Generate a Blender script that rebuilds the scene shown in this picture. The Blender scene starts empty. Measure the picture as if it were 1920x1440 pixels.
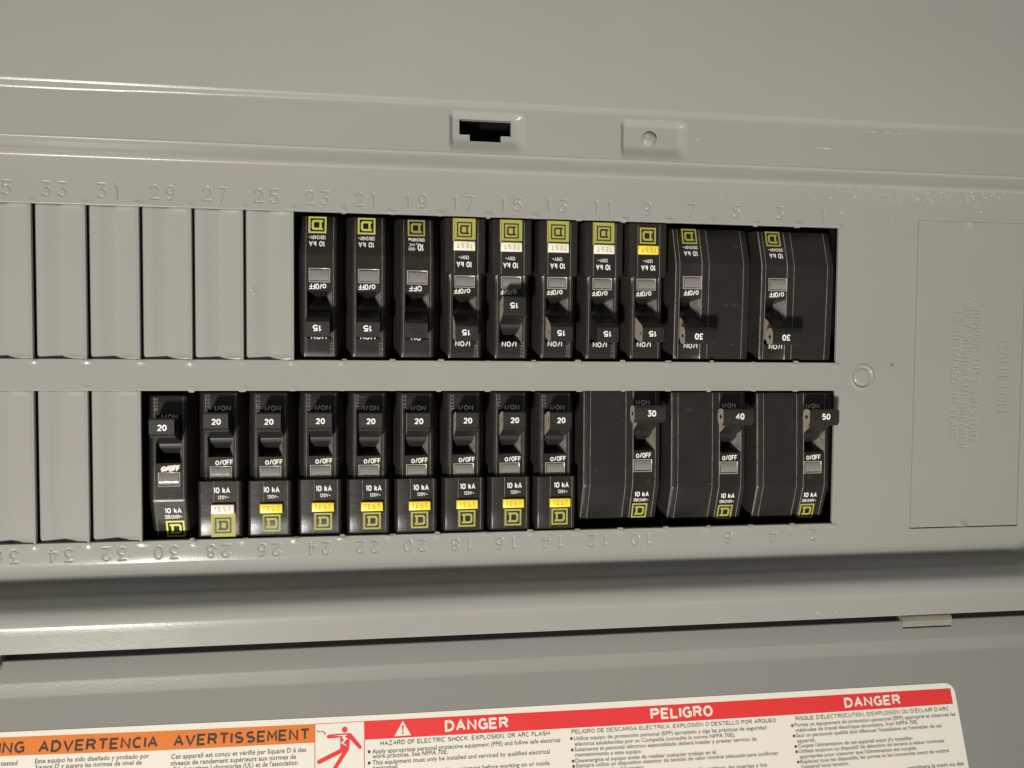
import bpy, math, random
import numpy as np
from mathutils import Matrix, Vector

R = math.radians
MM = 0.001
scene = bpy.context.scene
col = scene.collection

# ------------------------------------------------------------------ camera
cam_d = bpy.data.cameras.new("camera"); cam = bpy.data.objects.new("camera", cam_d); col.objects.link(cam)
cam_d.sensor_width = 36; cam_d.lens = 30.0; cam_d.clip_start = 0.01; cam_d.clip_end = 50
Rc = np.array([[0.9883655513, 0.0075939721, 0.1519074340], [0.0009423615, -0.9990393746, 0.0438114145], [0.1520942105, -0.0431585412, -0.9874232585]])
M = Matrix.Identity(4)
for i in range(3):
    M[i][0] = Rc[0][i]; M[i][1] = -Rc[1][i]; M[i][2] = -Rc[2][i]
M.translation = Vector((-194.8526, 11.6793, 343.3859)) * MM
cam.matrix_world = M
scene.camera = cam

# ------------------------------------------------------------------ light
w = bpy.data.worlds.new("World"); scene.world = w; w.use_nodes = True
bg = w.node_tree.nodes["Background"]
bg.inputs[0].default_value = (1.0, 0.96, 0.90, 1); bg.inputs[1].default_value = 0.17
def work_lamp(name, loc, radius, energy, color, target, cone):
    "a hand lamp with a soft-edged beam, low and to the left of the camera"
    d = bpy.data.lights.new(name, 'SPOT'); d.shadow_soft_size = radius; d.energy = energy; d.color = color
    d.spot_size = R(cone); d.spot_blend = 1.0
    o = bpy.data.objects.new(name, d); col.objects.link(o)
    o.location = Vector(loc) * MM
    o.rotation_euler = (Vector(target) * MM - o.location).to_track_quat('-Z', 'Y').to_euler()
    return o
work_lamp("work_lamp", (-990, -1200, 1900), 0.13, 332.0, (1.0, 0.958, 0.872), (-180, -40, 0), 26)
vs = scene.view_settings
vs.view_transform = 'Standard'; vs.look = 'None'; vs.exposure = 0.0; vs.gamma = 1.0; vs.use_curve_mapping = False

# ------------------------------------------------------------------ materials
def mat(name, color, rough=0.5, metal=0.0, spec=0.5, bump=0.0, bscale=600, mott=0.0, mscale=12, wob=0.0, scr=0.0):
    m = bpy.data.materials.new(name); m.use_nodes = True
    nt = m.node_tree; N = nt.nodes; L = nt.links; b = N["Principled BSDF"]
    b.inputs["Base Color"].default_value = (*color, 1); b.inputs["Roughness"].default_value = rough
    b.inputs["Metallic"].default_value = metal; b.inputs["Specular IOR Level"].default_value = spec
    geo = N.new("ShaderNodeNewGeometry")
    def noise(scale, det=2.0):
        n = N.new("ShaderNodeTexNoise"); n.inputs["Scale"].default_value = scale; n.inputs["Detail"].default_value = det
        L.new(geo.outputs["Position"], n.inputs["Vector"]); return n
    if mott:
        n = noise(mscale, 4.0); mx = N.new("ShaderNodeMixRGB"); mx.blend_type = 'MULTIPLY'; mx.inputs[0].default_value = 1
        mr = N.new("ShaderNodeMapRange"); mr.inputs[3].default_value = 1 - mott; mr.inputs[4].default_value = 1 + mott
        L.new(n.outputs[0], mr.inputs[0]); mx.inputs[1].default_value = (*color, 1)
        L.new(mr.outputs[0], mx.inputs[2]); L.new(mx.outputs[0], b.inputs["Base Color"])
        mr2 = N.new("ShaderNodeMapRange"); mr2.inputs[3].default_value = rough * 0.8; mr2.inputs[4].default_value = min(1, rough * 1.2)
        n2 = noise(mscale * 6, 5.0); L.new(n2.outputs[0], mr2.inputs[0]); L.new(mr2.outputs[0], b.inputs["Roughness"])
    if name.startswith("grey_enamel"):      # the enamel drifts a little between pinkish and greenish grey
        n = noise(16, 4.0); mx2 = N.new("ShaderNodeMixRGB"); mx2.blend_type = 'MIX'
        mx2.inputs[1].default_value = (1.016, 0.992, 0.994, 1); mx2.inputs[2].default_value = (0.984, 1.008, 0.992, 1)
        mr3 = N.new("ShaderNodeMapRange"); mr3.inputs[1].default_value = .42; mr3.inputs[2].default_value = .58; L.new(n.outputs[0], mr3.inputs[0]); L.new(mr3.outputs[0], mx2.inputs[0])
        mu = N.new("ShaderNodeMixRGB"); mu.blend_type = 'MULTIPLY'; mu.inputs[0].default_value = 1
        L.new(mx.outputs[0], mu.inputs[1]); L.new(mx2.outputs[0], mu.inputs[2]); L.new(mu.outputs[0], b.inputs["Base Color"])
    if name == "black_plastic":    # dry handling scuffs, patchy and streaked
        mp0 = N.new("ShaderNodeMapping"); mp0.inputs["Scale"].default_value = (110, 260, 110); mp0.inputs["Rotation"].default_value = (0, 0, .5)
        L.new(geo.outputs["Position"], mp0.inputs[0]); n = N.new("ShaderNodeTexNoise"); n.inputs["Scale"].default_value = 1; n.inputs["Detail"].default_value = 8; n.inputs["Roughness"].default_value = .7
        L.new(mp0.outputs[0], n.inputs["Vector"]); mr3 = N.new("ShaderNodeMapRange"); mr3.inputs[1].default_value = .63; mr3.inputs[2].default_value = .92; L.new(n.outputs[0], mr3.inputs[0])
        mx2 = N.new("ShaderNodeMixRGB"); mx2.inputs[2].default_value = (.13, .12, .105, 1); L.new(mr3.outputs[0], mx2.inputs[0]); L.new(mx.outputs[0], mx2.inputs[1]); L.new(mx2.outputs[0], b.inputs["Base Color"])
    last = None
    def addbump(h, strength, dist):
        nonlocal last
        bn = N.new("ShaderNodeBump"); bn.inputs["Strength"].default_value = strength; bn.inputs["Distance"].default_value = dist
        L.new(h, bn.inputs["Height"])
        if last: L.new(last, bn.inputs["Normal"])
        last = bn.outputs[0]
    if wob: addbump(noise(18, 1.0).outputs[0], wob, 0.004)
    if bump: addbump(noise(bscale, 3.0).outputs[0], bump, 0.0002)
    if scr:
        mp = N.new("ShaderNodeMapping"); mp.inputs["Scale"].default_value = (300, 1600, 300); mp.inputs["Rotation"].default_value = (0, 0, 0.3)
        L.new(geo.outputs["Position"], mp.inputs[0])
        n = N.new("ShaderNodeTexNoise"); n.inputs["Scale"].default_value = 1; n.inputs["Detail"].default_value = 6
        L.new(mp.outputs[0], n.inputs["Vector"]); addbump(n.outputs[0], scr, 0.0002)
    if last: L.new(last, b.inputs["Normal"])
    return m
paint = mat("grey_enamel", (0.281, 0.279, 0.262), 0.23, spec=0.20, bump=0.13, bscale=900, mott=0.05, mscale=14, wob=0.05)
paint_door = mat("grey_enamel_door", (0.246, 0.244, 0.230), 0.30, spec=0.25, bump=0.2, bscale=900, mott=0.035, mscale=9, wob=0.05)
lit_plastic = mat("black_plastic_lit", (0.17, 0.16, 0.145), 0.3, spec=0.6, bump=0.5, bscale=900, mott=0.85, mscale=350)  # paler plastic: edge highlights and the lit well wall put into the colour
black = mat("black_plastic", (0.0195, 0.0175, 0.015), 0.31, spec=0.32, bump=0.12, bscale=900, mott=0.35, mscale=70, scr=0.12, wob=0.25)
handle_black = mat("handle_plastic", (0.016, 0.015, 0.012), 0.40, spec=0.45, bump=0.2, bscale=1200)
scuffed = mat("scuffed_lit_plastic", (0.36, 0.31, 0.24), 0.7, spec=0.3, bump=0.8, bscale=1500, mott=0.25, mscale=500)  # scuffed toggle ends; the light on them is also put into this colour
void = mat("dark_interior", (0.004, 0.004, 0.004), 0.8, spec=0.1)
lens = mat("smoky_lens", (0.20, 0.185, 0.17), 0.12, spec=1.0, bump=0.05, bscale=300)
lensrim = mat("lens_rim", (0.40, 0.38, 0.34), 0.25, spec=0.5)
white_ink = mat("white_ink", (0.80, 0.79, 0.74), 0.6)
grey_ink = mat("grey_ink", (0.16, 0.155, 0.14), 0.6)
lime = mat("lime_ink", (0.56, 0.56, 0.12), 0.55)
olive = mat("olive_ink", (0.33, 0.32, 0.065), 0.55, mott=0.1, mscale=200)
black_ink = mat("black_ink", (0.02, 0.018, 0.012), 0.55)
white_btn = mat("ivory_plastic", (0.80, 0.74, 0.60), 0.4, bump=0.1)
yellow_btn = mat("yellow_plastic", (0.83, 0.66, 0.055), 0.4, bump=0.1)
white_btn_ink = mat("dark_ivory_ink", (0.36, 0.31, 0.24), 0.5)  # darker ivory for the TEST lettering
yellow_btn_ink = mat("amber_ink", (0.50, 0.33, 0.015), 0.5)
paper = mat("label_vinyl", (0.78, 0.745, 0.665), 0.4, bump=0.08, bscale=2500, mott=0.02, mscale=60)
red = mat("red_ink", (0.74, 0.040, 0.040), 0.45, mott=0.03, mscale=80)
orange = mat("orange_ink", (0.70, 0.19, 0.03), 0.45, mott=0.03, mscale=80)
text_black = mat("text_black", (0.035, 0.03, 0.027), 0.6)
text_grey = mat("text_grey", (0.11, 0.10, 0.09), 0.6)
zinc = mat("zinc_steel", (0.46, 0.44, 0.36), 0.34, metal=0.6, bump=0.3, bscale=500, mott=0.2, mscale=150, scr=0.3)
dust_m = mat("pale_dust", (0.72, 0.70, 0.65), 0.6)

# ------------------------------------------------------------------ mesh helpers (all in mm)
class MB:
    def __init__(s): s.v = []; s.f = []; s.mi = []; s.n = 0
    def verts(s, a):
        a = np.asarray(a, float).reshape(-1, 3); s.v.append(a); k = s.n; s.n += len(a); return k
    def face(s, f, mi=0): s.f.append(tuple(int(i) for i in f)); s.mi.append(mi)
    def grid(s, X, Y, Z, drop=None, mi=0, flip=False):
        h, wd = Z.shape; k = s.verts(np.stack([X, Y, Z], -1))
        for j in range(h - 1):
            for i in range(wd - 1):
                if drop is not None and drop[j, i]: continue
                a = k + j * wd + i
                q = (a, a + 1, a + 1 + wd, a + wd)
                s.f.append(q[::-1] if flip else q); s.mi.append(mi)
        return k
    def quad(s, p, mi=0): k = s.verts(p); s.face(range(k, k + len(p)), mi)
    def box(s, x0, x1, y0, y1, z0, z1, mi=0):
        k = s.verts([(x0,y0,z0),(x1,y0,z0),(x1,y1,z0),(x0,y1,z0),(x0,y0,z1),(x1,y0,z1),(x1,y1,z1),(x0,y1,z1)])
        for q in ((3,2,1,0),(4,5,6,7),(0,1,5,4),(1,2,6,5),(2,3,7,6),(3,0,4,7)): s.face([k + i for i in q], mi)
    def rbox(s, x0, x1, y0, y1, z0, z1, r, mi=0, dome=0.0):
        "box with its top edges rounded"
        L = [(0, z0), (0, z1 - r), (r * .3, z1 - r * .3), (r, z1)]
        k0 = None
        for d, z in L:
            k = s.verts([(x0+d,y0+d,z),(x1-d,y0+d,z),(x1-d,y1-d,z),(x0+d,y1-d,z)])
            if k0 is not None:
                for i in range(4): s.face([k0+i, k0+(i+1)%4, k+(i+1)%4, k+i], mi)
            k0 = k
        s.face([k0, k0+1, k0+2, k0+3], mi)
    def prism_x(s, poly, x0, x1, mi=0, cap_mi=None, taper=0.0):
        "polygon of (y,z) pushed along x"
        n = len(poly); a = s.verts([(x0, p[0], p[1]) for p in poly]); b = s.verts([(x1, p[0], p[1]) for p in poly])
        area2 = sum(poly[i][0]*poly[(i+1)%n][1]-poly[(i+1)%n][0]*poly[i][1] for i in range(n))
        for i in range(n):
            q = [a+i, a+(i+1)%n, b+(i+1)%n, b+i]
            s.face(q[::-1] if area2 > 0 else q, mi)
        c = mi if cap_mi is None else cap_mi
        s.face([a+i for i in range(n)][::-1] if area2 > 0 else [a+i for i in range(n)], c)
        s.face([b+i for i in range(n)] if area2 > 0 else [b+i for i in range(n)][::-1], c)
    def mesh(s, name, mats, smooth=None, off=(0, 0, 0)):
        me = bpy.data.meshes.new(name)
        V = (np.concatenate(s.v) - np.array(off)) * MM
        me.from_pydata(V.tolist(), [], s.f)
        for m in (mats if isinstance(mats, (list, tuple)) else [mats]): me.materials.append(m)
        me.polygons.foreach_set("material_index", s.mi)
        if smooth is not None:
            me.polygons.foreach_set("use_smooth", [True] * len(me.polygons))
            if smooth < 180: me.set_sharp_from_angle(angle=R(smooth))
        me.update(); return me
    def build(s, name, mats, parent=None, smooth=None, off=(0, 0, 0)):
        return link(name, s.mesh(name, mats, smooth, off), parent)
def link(name, me, parent=None, loc=None, label=None):
    o = bpy.data.objects.new(name, me); col.objects.link(o)
    if parent: o.parent = parent
    if loc is not None: o.location = Vector(loc) * MM
    if label: o["label"] = label
    return o
def thing(name, label, cat, loc=(0, 0, 0), rotz=0.0, group=None):
    o = bpy.data.objects.new(name, None); col.objects.link(o); o.empty_display_size = 0.01
    o.location = Vector(loc) * MM; o.rotation_euler = (0, 0, rotz)
    o["label"] = label; o["category"] = cat
    if group: o["group"] = group
    return o

# ---- flat lettering: glyph outlines turned into faces once, then fitted
_tc = {}
def glyphs(txt, bold=0.0):
    key = (txt, bold)
    if key not in _tc:
        c = bpy.data.curves.new("t", 'FONT'); c.body = txt; c.size = 1; c.resolution_u = 2; c.offset = bold; c.fill_mode = 'BOTH'
        o = bpy.data.objects.new("t", c)
        me = o.to_mesh()
        n = len(me.vertices); V = np.zeros(n * 3); me.vertices.foreach_get("co", V); V = V.reshape(-1, 3)[:, :2]
        F = [tuple(p.vertices) for p in me.polygons]
        o.to_mesh_clear(); bpy.data.objects.remove(o); bpy.data.curves.remove(c)
        _tc[key] = (V, F)
    return _tc[key]
CAP = glyphs("H")[0][:, 1].max()
def add_text(mb, txt, x0, y0, x1, y1, cap, bold=0.0, zf=lambda x, y: 0.0, mi=0, slant=0.0):
    "baseline from (x0,y0) to (x1,y1), capital height cap (mm); zf gives the surface height"
    V, F = glyphs(txt, bold)
    a, b = V[:, 0].min(), V[:, 0].max()
    Lx = math.hypot(x1 - x0, y1 - y0); ca, sa = (x1 - x0) / Lx, (y1 - y0) / Lx
    px = (V[:, 0] - a) / (b - a) * Lx; py = V[:, 1] / CAP * cap; px = px + py * slant
    X = x0 + px * ca - py * sa; Y = y0 + px * sa + py * ca
    k = mb.verts(np.stack([X, Y, np.array([zf(p, q) for p, q in zip(X, Y)])], -1))
    for f in F: mb.face([k + i for i in f], mi)
def fit_text(mb, txt, ax, ay, bx, by, **kw):
    "text upright in the rectangle (baseline left, cap top right)"
    add_text(mb, txt, ax, ay, bx, ay, by - ay, **kw)
def loops_to_faces(loops):
    c = bpy.data.curves.new("s", 'CURVE'); c.dimensions = '2D'; c.fill_mode = 'BOTH'
    for lp in loops:
        sp = c.splines.new('POLY'); sp.points.add(len(lp) - 1); sp.use_cyclic_u = True
        for i, (x, y) in enumerate(lp): sp.points[i].co = (x, y, 0, 1)
    o = bpy.data.objects.new("s", c); me = o.to_mesh()
    V = [tuple(v.co) for v in me.vertices]; F = [tuple(p.vertices) for p in me.polygons]
    o.to_mesh_clear(); bpy.data.objects.remove(o); bpy.data.curves.remove(c)
    return np.array(V), F
def add_loops(mb, loops, zf, mi=0):
    V, F = loops_to_faces(loops); k = mb.verts(np.stack([V[:, 0], V[:, 1], [zf(x, y) for x, y in V[:, :2]]], -1))
    for f in F: mb.face([k + i for i in f], mi)

#SANS
# ------------------------------------------------------------------ stamped stroke lettering (a real height field)
def arc(cx, cy, rx, ry, a0, a1, n=10):
    return [(cx + rx * math.cos(R(a0 + (a1 - a0) * i / n)), cy + ry * math.sin(R(a0 + (a1 - a0) * i / n))) for i in range(n + 1)]
ST = {  # unit cell: 0.7 wide, 1 high
 '0': [arc(.35, .5, .33, .5, 0, 360, 20)], '1': [[(.15, .8), (.35, 1), (.35, 0)]],
 '2': [arc(.35, .72, .31, .28, 170, -30, 10) + [(.03, 0), (.68, 0)]],
 '3': [[(.06, 1), (.62, 1), (.30, .60)] + arc(.33, .30, .32, .30, 80, -150, 12)],
 '4': [[(.5, 0), (.5, 1), (.0, .3), (.7, .3)]],
 '5': [[(.62, 1), (.12, 1), (.07, .56)] + arc(.33, .32, .33, .32, 120, -150, 12)],
 '6': [arc(.35, .31, .31, .31, 0, 360, 16), [(.05, .38)] + arc(.45, .5, .41, .5, 170, 75, 8)],
 '7': [[(.03, 1), (.67, 1), (.25, 0)]],
 '8': [arc(.35, .75, .26, .25, 0, 360, 16), arc(.35, .26, .32, .26, 0, 360, 16)],
 '9': [arc(.35, .69, .31, .31, 0, 360, 16), [(.65, .62)] + arc(.25, .5, .41, .5, -10, -105, 8)],
 'A': [[(0, 0), (.35, 1), (.7, 0)], [(.12, .35), (.58, .35)]], 'C': [arc(.38, .5, .36, .5, 50, 310, 14)],
 'U': [[(.03, 1), (.03, .33)] + arc(.35, .33, .32, .33, 180, 360, 8) + [(.67, 1)]], 'T': [[(0, 1), (.7, 1)], [(.35, 1), (.35, 0)]],
 'I': [[(.35, 0), (.35, 1)]], 'O': [arc(.35, .5, .35, .5, 0, 360, 18)], 'N': [[(.03, 0), (.03, 1), (.67, 0), (.67, 1)]],
 'R': [[(.03, 0), (.03, 1), (.4, 1)] + arc(.4, .75, .25, .25, 90, -90, 6) + [(.03, .5)], [(.4, .5), (.67, 0)]],
 'E': [[(.65, 0), (.05, 0), (.05, 1), (.65, 1)], [(.05, .5), (.55, .5)]], 'M': [[(.0, 0), (.02, 1), (.35, .3), (.68, 1), (.7, 0)]],
 'V': [[(0, 1), (.35, 0), (.7, 1)]], 'H': [[(.03, 0), (.03, 1)], [(.67, 0), (.67, 1)], [(.03, .5), (.67, .5)]],
 'S': [arc(.35, .75, .29, .25, 40, 270, 9) + arc(.35, .25, .31, .25, 90, -140, 9)], 'W': [[(0, 1), (.17, 0), (.35, .8), (.53, 0), (.7, 1)]],
 'L': [[(.05, 1), (.05, 0), (.62, 0)]], 'Y': [[(0, 1), (.35, .5), (.7, 1)], [(.35, .5), (.35, 0)]],
 'B': [[(.03, .5), (.03, 1), (.4, 1)] + arc(.4, .75, .24, .25, 90, -90, 6) + [(.03, .5), (.03, 0), (.4, 0)] + arc(.4, .25, .27, .25, -90, 90, 6)],
 'K': [[(.03, 0), (.03, 1)], [(.65, 1), (.03, .45)], [(.25, .62), (.67, 0)]], 'P': [[(.03, 0), (.03, 1), (.4, 1)] + arc(.4, .75, .27, .25, 90, -90, 6) + [(.03, .5)]],
 'D': [[(.03, 0), (.03, 1), (.3, 1)] + arc(.3, .5, .38, .5, 90, -90, 10) + [(.03, 0)]],
}
ST.update({
 'F': [[(.05, 0), (.05, 1), (.62, 1)], [(.05, .52), (.55, .52)]], 'G': [arc(.38, .5, .36, .5, 48, 300, 14) + [(.68, .1), (.68, .48), (.42, .48)]],
 'X': [[(0, 0), (.68, 1)], [(0, 1), (.68, 0)]], 'Z': [[(.02, 1), (.66, 1), (.02, 0), (.68, 0)]], 'Q': [arc(.35, .5, .35, .5, 0, 360, 18), [(.42, .28), (.7, -.05)]],
 '/': [[(.15, -.02), (.5, 1.02)]], '~': [[(.06, .42), (.2, .54), (.36, .44), (.52, .36), (.66, .48)]], ',': [[(.35, .03), (.3, -.16)]], "'": [[(.35, 1), (.33, .74)]],
 'k': [[(.05, 0), (.05, 1)], [(.52, .7), (.05, .28)], [(.24, .46), (.55, 0)]], 'o': [arc(.35, .40, .37, .41, 0, 360, 18)],
 'a': [arc(.3, .28, .24, .26, 0, 360, 12), [(.55, .6), (.55, 0)]], 'c': [arc(.33, .32, .27, .3, 50, 310, 10)], ' ': []})
ST['É'] = ST['E'] + [[(.28, 1.14), (.46, 1.3)]]; ST['Ó'] = ST['O'] + [[(.3, 1.16), (.46, 1.32)]]
WIDTH = {'I': (.35, .35), '1': (.13, .37), ',': (.3, .38), "'": (.32, .36), '/': (.06, .56), 'k': (0, .56), 'a': (.05, .56), 'c': (.05, .56), ' ': (.1, .32), 'E': (.05, .64), 'É': (.05, .64), 'F': (.05, .6), 'L': (.05, .6)}
def ribbon(mb, P, half, zf, dz, mi=0):
    P = [np.array(p, float) for p in P]; closed = len(P) > 3 and np.hypot(*(P[0] - P[-1])) < 1e-4
    if closed: P = P[:-1]
    n = len(P); Lf, Rt = [], []
    for i in range(n):
        def dirn(a, b): d = P[b] - P[a]; return d / (np.hypot(*d) + 1e-9)
        if closed: d1, d2 = dirn(i - 1, i), dirn(i, (i + 1) % n)
        else: d1 = dirn(i - 1, i) if i else dirn(0, 1); d2 = dirn(i, i + 1) if i < n - 1 else dirn(n - 2, n - 1)
        n1, n2 = np.array([-d1[1], d1[0]]), np.array([-d2[1], d2[0]]); m = n1 + n2; lm = np.hypot(*m)
        if lm < .35: m = n1; k = 1.0
        else: m = m / lm; k = min(1 / max(m @ n1, .2), 1.7)
        Lf.append(P[i] + m * half * k); Rt.append(P[i] - m * half * k)
    k = mb.verts([(p[0], p[1], zf(*p) + dz) for p in Lf + Rt])
    for i in range(n if closed else n - 1):
        j = (i + 1) % n; mb.face([k + n + i, k + n + j, k + j, k + i], mi)
def sans(mb, txt, x0, y0, x1, y1, cap, th=.18, gap=.29, zf=lambda x, y: 0.0, mi=0):
    "grotesque capitals drawn as thick strokes, baseline (x0,y0)-(x1,y1); th = stroke in capital heights"
    cur = 0; items = []
    for ch in txt:
        a, b = WIDTH.get(ch, (0, .7))
        for pl in ST[ch]: items.append([(x - a + cur, y) for x, y in pl])
        cur += b - a + gap
    tot = cur - gap; Lx = math.hypot(x1 - x0, y1 - y0); ca, sa = (x1 - x0) / Lx, (y1 - y0) / Lx
    half = th * cap / 2; sx = (Lx - 2 * half) / tot
    for q, pl in enumerate(items):
        P = []
        for x, y in pl:
            px = half + x * sx; py = half + y * (cap - 2 * half)
            P.append((x0 + px * ca - py * sa, y0 + px * sa + py * ca))
        ribbon(mb, P, half, zf, .004 * (q % 3), mi)
def strokes(txt, cx, cy, h, wd, pitch, ang):
    "segments of a centred string; ang in degrees"
    S = []; n = len(txt); ca, sa = math.cos(R(ang)), math.sin(R(ang))
    for i, ch in enumerate(txt):
        if ch == ' ': continue
        ox = (i - (n - 1) / 2) * pitch - wd / 2
        for pl in ST[ch]:
            P = [((ox + x / .7 * wd), (y - .5) * h) for x, y in pl]
            P = [(cx + x * ca - y * sa, cy + x * sa + y * ca) for x, y in P]
            S += list(zip(P[:-1], P[1:]))
    return S
def groove(X, Y, segs, hw, depth):
    Z = np.zeros_like(X)
    for (a, b) in segs:
        m = 3 * hw
        x0, x1 = min(a[0], b[0]) - m, max(a[0], b[0]) + m; y0, y1 = min(a[1], b[1]) - m, max(a[1], b[1]) + m
        ii = np.where((X[0] >= x0) & (X[0] <= x1))[0]; jj = np.where((Y[:, 0] >= y0) & (Y[:, 0] <= y1))[0]
        if not len(ii) or not len(jj): continue
        sl = (slice(jj[0], jj[-1] + 1), slice(ii[0], ii[-1] + 1))
        px, py = X[sl] - a[0], Y[sl] - a[1]; dx, dy = b[0] - a[0], b[1] - a[1]; L2 = dx * dx + dy * dy + 1e-9
        t = np.clip((px * dx + py * dy) / L2, 0, 1); d = np.hypot(px - t * dx, py - t * dy)
        Z[sl] = np.minimum(Z[sl], -depth * np.exp(-(d / hw) ** 2))
    return Z

# ================================================================== THE PANEL
PITCH = 19.05
YI, YO = 5.82, 64.2
XU = -12 * PITCH          # left end of the occupied upper slots
XL = -15 * PITCH
panel = thing("electrical_panel", "grey painted steel breaker panel cover with two rows of slots and stamped slot numbers", "electrical panel", (-170, -100, -60))
PO = (-170, -100, -60)

def lin(a, b, step): return np.linspace(a, b, max(2, int(round((b - a) / step)) + 1))
def patch(mb, xs, ys, h=None, z0=0.0, drop=None):
    X, Y = np.meshgrid(xs, ys); Z = np.full_like(X, z0)
    if h is not None: Z = Z + h(X, Y)
    D = drop(X[:-1, :-1] / 2 + X[1:, 1:] / 2, Y[:-1, :-1] / 2 + Y[1:, 1:] / 2) if drop else None
    mb.grid(X, Y, Z, D)
rnd = random.Random(4)
bumps = []
for k in range(0, 18):
    xb = -k * PITCH
    for ye, sg in ((YO, 1), (YI, -1), (-YI, 1), (-YO, -1)):
        up = ye > 0
        bumps.append((xb + rnd.uniform(-.5, .5), ye + sg * rnd.uniform(.5, .9), rnd.uniform(.15, .4) * (.45 if ye == -YI else 1), rnd.uniform(1.0, 2.0), rnd.uniform(.7, 1.2)))
def dimples(X, Y):
    Z = np.zeros_like(X)
    for (x, y, a, wx, wy) in bumps:
        ii = np.where(abs(X[0] - x) < 5)[0]; jj = np.where(abs(Y[:, 0] - y) < 4)[0]
        if len(ii) and len(jj):
            sl = (slice(jj[0], jj[-1] + 1), slice(ii[0], ii[-1] + 1))
            Z[sl] += a * np.exp(-((X[sl] - x) / wx) ** 2 - ((Y[sl] - y) / wy) ** 2)
    return Z
num_up, num_lo = [], []
UPX = {1:-7.5,3:-27.4,5:-46.9,7:-66.4,9:-85.6,11:-104.4,13:-124.3,15:-143,17:-162.4,19:-181.1,21:-200.3,23:-219.3,25:-238.5,27:-257.7,29:-276.8,31:-295.7,33:-315.2,35:-334.6}
LOX = {2:-8.7,4:-27.4,6:-47.8,8:-66.5,10:-86.1,12:-105,14:-124.3,16:-143.7,18:-161.9,20:-180.9,22:-199.8,24:-219,26:-238.1,28:-257.3,30:-276.7,32:-295.8,34:-314.9,36:-334.2}
for n, x in UPX.items(): num_up += strokes(str(n), x, 69.4, 4.9, 3.1, 5.7, 0)
faint = []
for n, x in LOX.items():
    (faint if n == 8 else num_lo).extend(strokes(str(n), x, -68.7, 4.7, 3.0, 5.6, 180))
sheet = MB()
def dent(X, Y): return -.45 * np.exp(-((X + 272) / 26) ** 2 - ((Y + 74.5) / 3.2) ** 2) - .22 * np.exp(-((Y + 75.5) / 3.0) ** 2)
def h_top(X, Y): return groove(X, Y, num_up, .25, .34) + dimples(X, Y)
def h_bot(X, Y): return groove(X, Y, num_lo, .25, .34) + dent(X, Y) + groove(X, Y, faint, .2, .05) + dimples(X, Y)
XF0, XF1 = -346.0, 2.0
patch(sheet, lin(XF0, XF1, .2), lin(YO, 73.5, .16), h_top)
patch(sheet, lin(XF0, XF1, .2), lin(-72.5, -YO, .16), h_bot)
patch(sheet, lin(XF0, XF1, .45), lin(-YI, YI, .3), dimples)
patch(sheet, lin(-420, 100, 20), lin(73.5, 81.3, 3))
patch(sheet, lin(-420, XF0, 20), lin(-72.5, 73.5, 20))
patch(sheet, [0, 2], [YI, YO]); patch(sheet, [0, 2], [-YO, -YI])
# right-hand area with the knockout ring and the cut round the caution plate
CX0, CX1, CY0, CY1 = 36.6, 89.8, -67.4, 68.5
ring = [((12.2 + 3.9 * math.cos(a), 3.9 * math.sin(a)), (12.2 + 3.9 * math.cos(a + .2), 3.9 * math.sin(a + .2))) for a in np.arange(-1.2, 4.9, .2)]
def knock(X, Y):
    r = np.hypot(X - 12.2, Y); return groove(X, Y, ring, .45, .45) + .35 * np.exp(-((r - 5.0) / .5) ** 2) * (np.exp(-((r - 5.0) / .5) ** 2) > .01)
patch(sheet, lin(5, 19.5, .22), lin(-7, 7, .22), knock)
patch(sheet, [2, 5], [-72.5, 73.5]); patch(sheet, [19.5, CX0], lin(-72.5, 73.5, 30))
patch(sheet, [5, 19.5], [-72.5, -7]); patch(sheet, [5, 19.5], [7, 73.5])
patch(sheet, [CX0, CX1], [-72.5, CY0]); patch(sheet, [CX0, CX1], [CY1, 73.5]); patch(sheet, [CX1, 100], lin(-72.5, 73.5, 30))
# thickness of the sheet round each opening, with a rolled edge
def edge(mb, x0, x1, y0, y1, t=1.6, c=.28, z=0.0):
    for (a, b, nx, ny) in (((x0, y0), (x0, y1), 1, 0), ((x1, y1), (x1, y0), -1, 0), ((x0, y1), (x1, y1), 0, -1), ((x1, y0), (x0, y0), 0, 1)):
        P = []
        for d, zz in ((0, 0), (c * .35, -c * .12), (c * .8, -c * .6), (c, -c * 1.2), (c, -t)):
            P.append([(a[0] + nx * d, a[1] + ny * d, z + zz), (b[0] + nx * d, b[1] + ny * d, z + zz)])
        k = mb.verts([p for q in P for p in q])
        for i in range(4): mb.face([k + 2*i, k + 2*i + 1, k + 2*i + 3, k + 2*i + 2][::-1])
edge(sheet, XU, 0, YI, YO); edge(sheet, XL, 0, -YO, -YI)
# webs and cuts between the blanks
blank_up = [12, 13, 14, 15, 16, 17]; blank_lo = [15, 16, 17]
for k in blank_up:
    x0, x1 = -(k + 1) * PITCH, -k * PITCH
    edge(sheet, x0, x1 - .5, YI, YO); sheet.quad([(x1 - .5, YI, 0), (x1, YI, 0), (x1, YO, 0), (x1 - .5, YO, 0)])
for k in blank_lo:
    x0, x1 = -(k + 1) * PITCH, -k * PITCH
    edge(sheet, x0, x1 - .5, -YO, -YI); sheet.quad([(x1 - .5, -YO, 0), (x1, -YO, 0), (x1, -YI, 0), (x1 - .5, -YI, 0)])
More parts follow.
